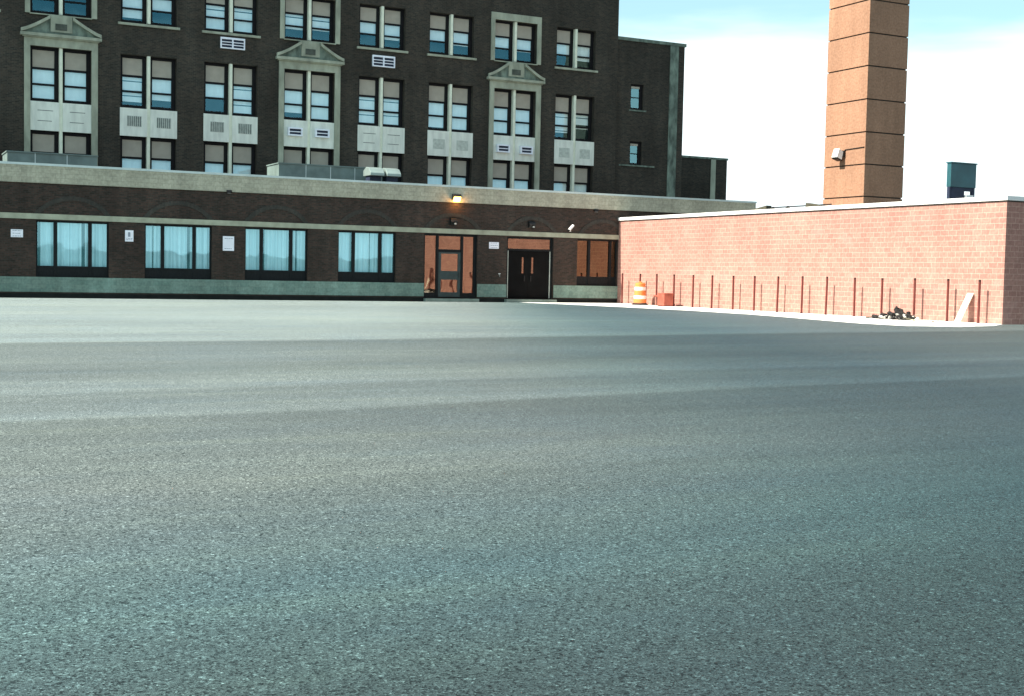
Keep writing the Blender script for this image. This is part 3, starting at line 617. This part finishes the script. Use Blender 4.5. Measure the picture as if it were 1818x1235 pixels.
# ------------------------------------------------------------------ red block building on the right
B = thing('red_block_building', (XB, 47, 0), 'low red split block building with white coping in full sun', 'building')
def LB(mb): mb.v = [(x-XB, y-47, z) for x, y, z in mb.v]; return mb
BY0, BY1, BX1 = 33.89, 60.55, 45.7
LB(MB().box(XB, BX1, BY0, BY1, -0.1, 4.43)).build('wall', 'red_block', B)
LB(MB().box(XB-0.03, BX1+0.03, BY0-0.03, BY1, 4.43, 4.475)).build('flashing', 'flashing', B)
LB(MB().box(XB-0.07, XB+0.33, BY0-0.07, BY1, 4.475, 4.64).box(XB+0.33, BX1+0.07, BY0-0.07, BY0+0.33, 4.475, 4.64).box(BX1-0.33, BX1+0.07, BY0+0.33, BY1, 4.475, 4.64)).build('coping', 'white_cap', B, bevel=0.01)
LB(MB().box(XB+0.33, BX1-0.33, BY0+0.33, BY1-0.2, 4.3, 4.50)).build('roof', 'roof', B)

# posts along its foot
PY = [59.395, 57.675, 56.055, 54.495, 52.815, 51.215, 49.555, 47.945, 46.265, 44.585, 43.005, 41.275, 39.665, 37.865, 36.175, 34.645]
ORD = ['first', 'second', 'third', 'fourth', 'fifth', 'sixth', 'seventh', 'eighth', 'ninth', 'tenth', 'eleventh', 'twelfth', 'thirteenth', 'fourteenth', 'fifteenth', 'last']
PL = {0: 'thin rust red post nearest the dark annex corner', 1: 'thin rust red post rising behind the orange striped barrel', 2: 'thin rust red post between the barrel and the red box', 3: 'thin rust red post standing at the right side of the red box',
      12: 'thin rust red post just behind the left of the black rubble', 13: 'thin rust red post at the right edge of the black rubble', 14: 'thin rust red post between the rubble and the leaning plank', 15: 'thin rust red post right beside the leaning pale plank'}
pt = thing('metal_post', (36.605, PY[0], 0), PL[0], 'post', 'thin red posts along the block wall')
MB().tube((0, 0, 0.06), (0, 0, 1.55), 0.046, 10).build('shaft', 'post_red', pt, smooth=False)
MB().tube((0, 0, 1.55), (0, 0, 1.63), 0.047, 10).build('cap', 'post_dark', pt)
MB().tube((0, 0, 0.0), (0, 0, 0.06), 0.056, 10).build('foot', 'post_dark', pt)
rp = random.Random(5)
for i, yy in enumerate(PY[1:], 1):
    c_ = copy_thing(pt, (36.605+rp.uniform(-0.015, 0.015), yy, rp.uniform(-0.03, 0.0)), PL.get(i, 'thin rust red post along the block wall, %s of sixteen from the left' % ORD[i]))
    c_.rotation_euler = (rp.uniform(-0.012, 0.012), rp.uniform(-0.012, 0.012), 0)

# traffic barrel
t = thing('traffic_barrel', (36.12, 56.85, 0.012), 'orange and white striped traffic barrel by the block wall', 'barrel')
prof = [(0.335, 0.05), (0.335, 0.28), (0.315, 0.30), (0.315, 0.50), (0.30, 0.52), (0.30, 0.72), (0.285, 0.74), (0.285, 0.94), (0.27, 0.96), (0.27, 1.10), (0.22, 1.14)]
MB().lathe(prof, seg=28).build('drum', 'orange', t)
for z0, z1, r in ((0.315, 0.485, 0.318), (0.755, 0.925, 0.288)):
    MB().lathe([(r, z0), (r, z1)], seg=28).build('stripe', 'reflective', t)
MB().lathe([(0.42, 0.0), (0.42, 0.05), (0.345, 0.09), (0.345, 0.10)], seg=28).build('base', 'rubber', t)
MB().box(-0.03, 0.03, -0.14, 0.14, 1.14, 1.20).build('handle', 'orange', t, bevel=0.01)

# red box with a plank lying beside it
t = thing('red_box', (36.16, 54.55, 0.012), 'dark red wooden box standing between posts by the wall', 'box')
bx = MB(); bx.box(-0.27, 0.27, -0.30, 0.30, 0.04, 0.62); bx.build('body', 'crate_red', t, bevel=0.01)
MB().box(-0.29, 0.29, -0.32, 0.32, 0.62, 0.66).build('lid', 'crate_red', t, bevel=0.006)
MB().box(-0.25, 0.25, -0.28, -0.20, 0, 0.04).box(-0.25, 0.25, 0.20, 0.28, 0, 0.04).build('runner', 'wood_dark', t)
t = thing('red_bench', (36.45, 55.40, 0.012), 'low flat red bench board at the left of the red box', 'bench')
MB().box(-0.16, 0.16, -0.46, 0.46, 0.47, 0.53).build('board', 'crate_red', t, bevel=0.006)
MB().box(-0.12, 0.12, 0.30, 0.35, 0, 0.469).build('leg', 'red_block', t)
MB().box(-0.12, 0.12, -0.35, -0.30, 0, 0.469).build('leg', 'red_block', t)

# rubble heap, leaning plank, scrap board
t = thing('rubble_heap', (35.95, 38.15, 0.012), 'low heap of black rubble and pale scraps at wall foot', 'rubble')
rb = random.Random(11); random.seed(11); d1 = MB(); d2 = MB()
for i in range(150):
    a_ = rb.uniform(0, 6.28); q = rb.random()**0.6; yy, xx = 1.2*q*math.cos(a_), 0.5*q*math.sin(a_); h_ = 0.30*max(0, 1-q)**1.1
    (d1 if rb.random() < 0.70 or q < 0.35 else d2).chunk((xx, yy, h_*rb.uniform(0.4, 1)+0.02), rb.uniform(0.05, 0.15), rb.uniform(0.12, 0.4))
for yy, xx, z, r in ((0.15, 0.1, 0.36, 0.13), (0.10, 0.12, 0.44, 0.10), (0.05, 0.2, 0.26, 0.17), (-0.45, 0.2, 0.22, 0.13), (-0.55, 0.1, 0.16, 0.15), (0.35, 0, 0.2, 0.14)): d1.chunk((xx, yy, z), r, 0.5)
d1.build('dark_rubble', 'rubble', t); d2.build('pale_rubble', 'rubble_pale', t)
pl = MB(); pl.tube((-0.3, 1.35, 0.02), (0.1, 0.7, 0.10), 0.03, 6).tube((-0.35, -1.3, 0.03), (-0.2, -0.3, 0.10), 0.035, 6); pl.build('stick', 'wood_dark', t)
t = thing('leaning_plank', (36.33, 35.36, 0.012), 'pale wide plank leaning against the block wall', 'plank')
v0, v1 = Vector((0.0, 0, 0)), Vector((0.64, 0.02, 1.06)); dd = (v1-v0).normalized(); nn = Vector((0, 1, 0)); tt = dd.cross(nn).normalized()*0.018
m_ = MB(); k = []
for p in (v0, v1):
    for s1, s2 in ((-1, -1), (1, -1), (1, 1), (-1, 1)): m_.v.append(tuple(p+nn*0.15*s1+tt*(s2+1)+Vector((0, 0, 0.012))))
m_.f = [(3, 2, 1, 0), (4, 5, 6, 7), (0, 1, 5, 4), (1, 2, 6, 5), (2, 3, 7, 6), (3, 0, 4, 7)]
m_.build('board', 'wood_white', t)
m_ = MB()
for q in (0.2, 0.8):
    p = v0.lerp(v1, q)
    m_.box(p.x-0.012, p.x+0.02, -0.13, 0.13, p.z+0.045, p.z+0.075)
m_.build('batten', 'wood_white', t)
t = thing('scrap_board', (35.35, 36.1, 0.012), 'thin scrap board lying flat between rubble and plank', 'scrap board')
t.rotation_euler = (0, 0, 0.5)
MB().box(-0.08, 0.08, -0.55, 0.45, 0.03, 0.055).build('board', 'wood_white', t); MB().box(-0.10, 0.10, 0.30, 0.36, 0, 0.03).box(-0.1, 0.1, -0.4, -0.34, 0, 0.03).build('batten', 'wood_dark', t)

# ------------------------------------------------------------------ things on the block building's roof
t = thing('roof_pipe', (38.5, 48, 4.5), 'thin dark pipe running along the flat roof edge', 'pipe')
MB().tube((0, -2.9, 0.33), (0, 2.0, 0.33), 0.028, 8).build('pipe', 'lamp_black', t)
for yy in (-1.6, 0.1, 1.2):
    MB().box(-0.08, 0.08, yy-0.07, yy+0.07, 0, 0.298).tube((0, yy-0.03, 0.30), (0, yy+0.03, 0.30), 0.075, 10).build('support', 'lamp_black', t)
t = thing('roof_timber', (38.3, 50.0, 4.5), 'dark slab of timber on the roof at left end of pipe', 'timber')
MB().prism_x([(-0.75, 0.12), (0.75, 0.0), (0.75, 0.22), (-0.75, 0.42)], -0.15, 0.15).build('slab', 'wood_dark', t); MB().box(-0.12, 0.12, -0.7, -0.55, 0, 0.13).build('block', 'wood_dark', t)
t = thing('roof_wedge', (38.4, 46.05, 4.5), 'dark wedge of timber on the roof beside the brick tower', 'timber')
MB().prism_x([(-0.5, 0.24), (0.5, 0.24), (0.5, 0.44), (-0.5, 0.30)], -0.15, 0.15).build('wedge', 'wood_dark', t); MB().box(-0.12, 0.12, -0.4, 0.4, 0, 0.239).build('block', 'white_paint', t)
t = thing('roof_vent_box', (39.69, 38.62, 4.5), 'dark teal metal vent panel raised on legs above the flat roof', 'vent box')
MB().box(-0.69, 0.69, 0, 0.22, 0.80, 1.74).build('casing', 'teal_metal', t, bevel=0.01)
MB().box(-0.72, 0.72, -0.03, 0.25, 1.74, 1.79).build('lid', 'teal_metal', t, bevel=0.008)
for xx in (-0.63, 0.62): MB().box(xx-0.06, xx+0.06, 0.04, 0.18, 0, 0.80).build('leg', 'vent_dark', t)
MB().box(-0.57, 0.10, 0.03, 0.19, 0.30, 0.799).build('louvre', 'vent_dark', t)
MB().box(0.101, 0.559, 0.05, 0.17, 0.66, 0.799).build('cross_rail', 'vent_dark', t)
MB().box(0.12, 0.52, -0.06, 0.16, 0.34, 0.50).build('bracket', 'white_paint', t)

# ------------------------------------------------------------------ chimney tower
T = thing('brick_tower', (46.0, 51.45, 0), 'tall square buff brick chimney tower with dark bands', 'tower')
gz = [0.85, 2.5, 4.15, 5.80, 7.44, 9.08, 10.74, 12.42, 14.08, 15.74, 17.4, 19.06, 20.7]
sx, sy = 2.62, 3.12; mb = MB(); z = 0
for q in gz+[22.3]:
    mb.box(0, sx, 0, sy, z, q-0.035); z = q+0.035
mb.build('shaft', 'tower_brick', T)
for q in gz: MB().box(0.05, sx-0.05, 0.05, sy-0.05, q-0.034, q+0.034).build('band_joint', 'groove', T)
MB().box(-0.1, sx+0.1, -0.1, sy+0.1, 22.266, 22.6).build('crown_cap', 'stone', T)
t = thing('floodlight', (46.0, 53.05, 8.05), 'white floodlight fixed on the sunny tower face', 'floodlight')
MB().box(-0.12, -0.002, -0.14, 0.14, -0.16, 0.18).build('mount', 'lamp_black', t)
MB().prism_y([(-0.55, -0.18), (-0.20, -0.30), (-0.12, 0.10), (-0.40, 0.28)], -0.10, 0.32).build('housing', 'white_paint', t, bevel=0.02)
MB().prism_y([(-0.50, -0.26), (-0.16, -0.36), (-0.20, -0.305), (-0.55, -0.185)], -0.08, 0.30).build('lens', 'lamp_black', t)
MB().tube((-0.03, -0.14, 0.22), (-0.03, -1.55, 0.26), 0.02, 8).tube((-0.03, -0.14, 0.22), (-0.03, 0.0, 0.1), 0.02, 8).build('conduit', 'lamp_black', t)
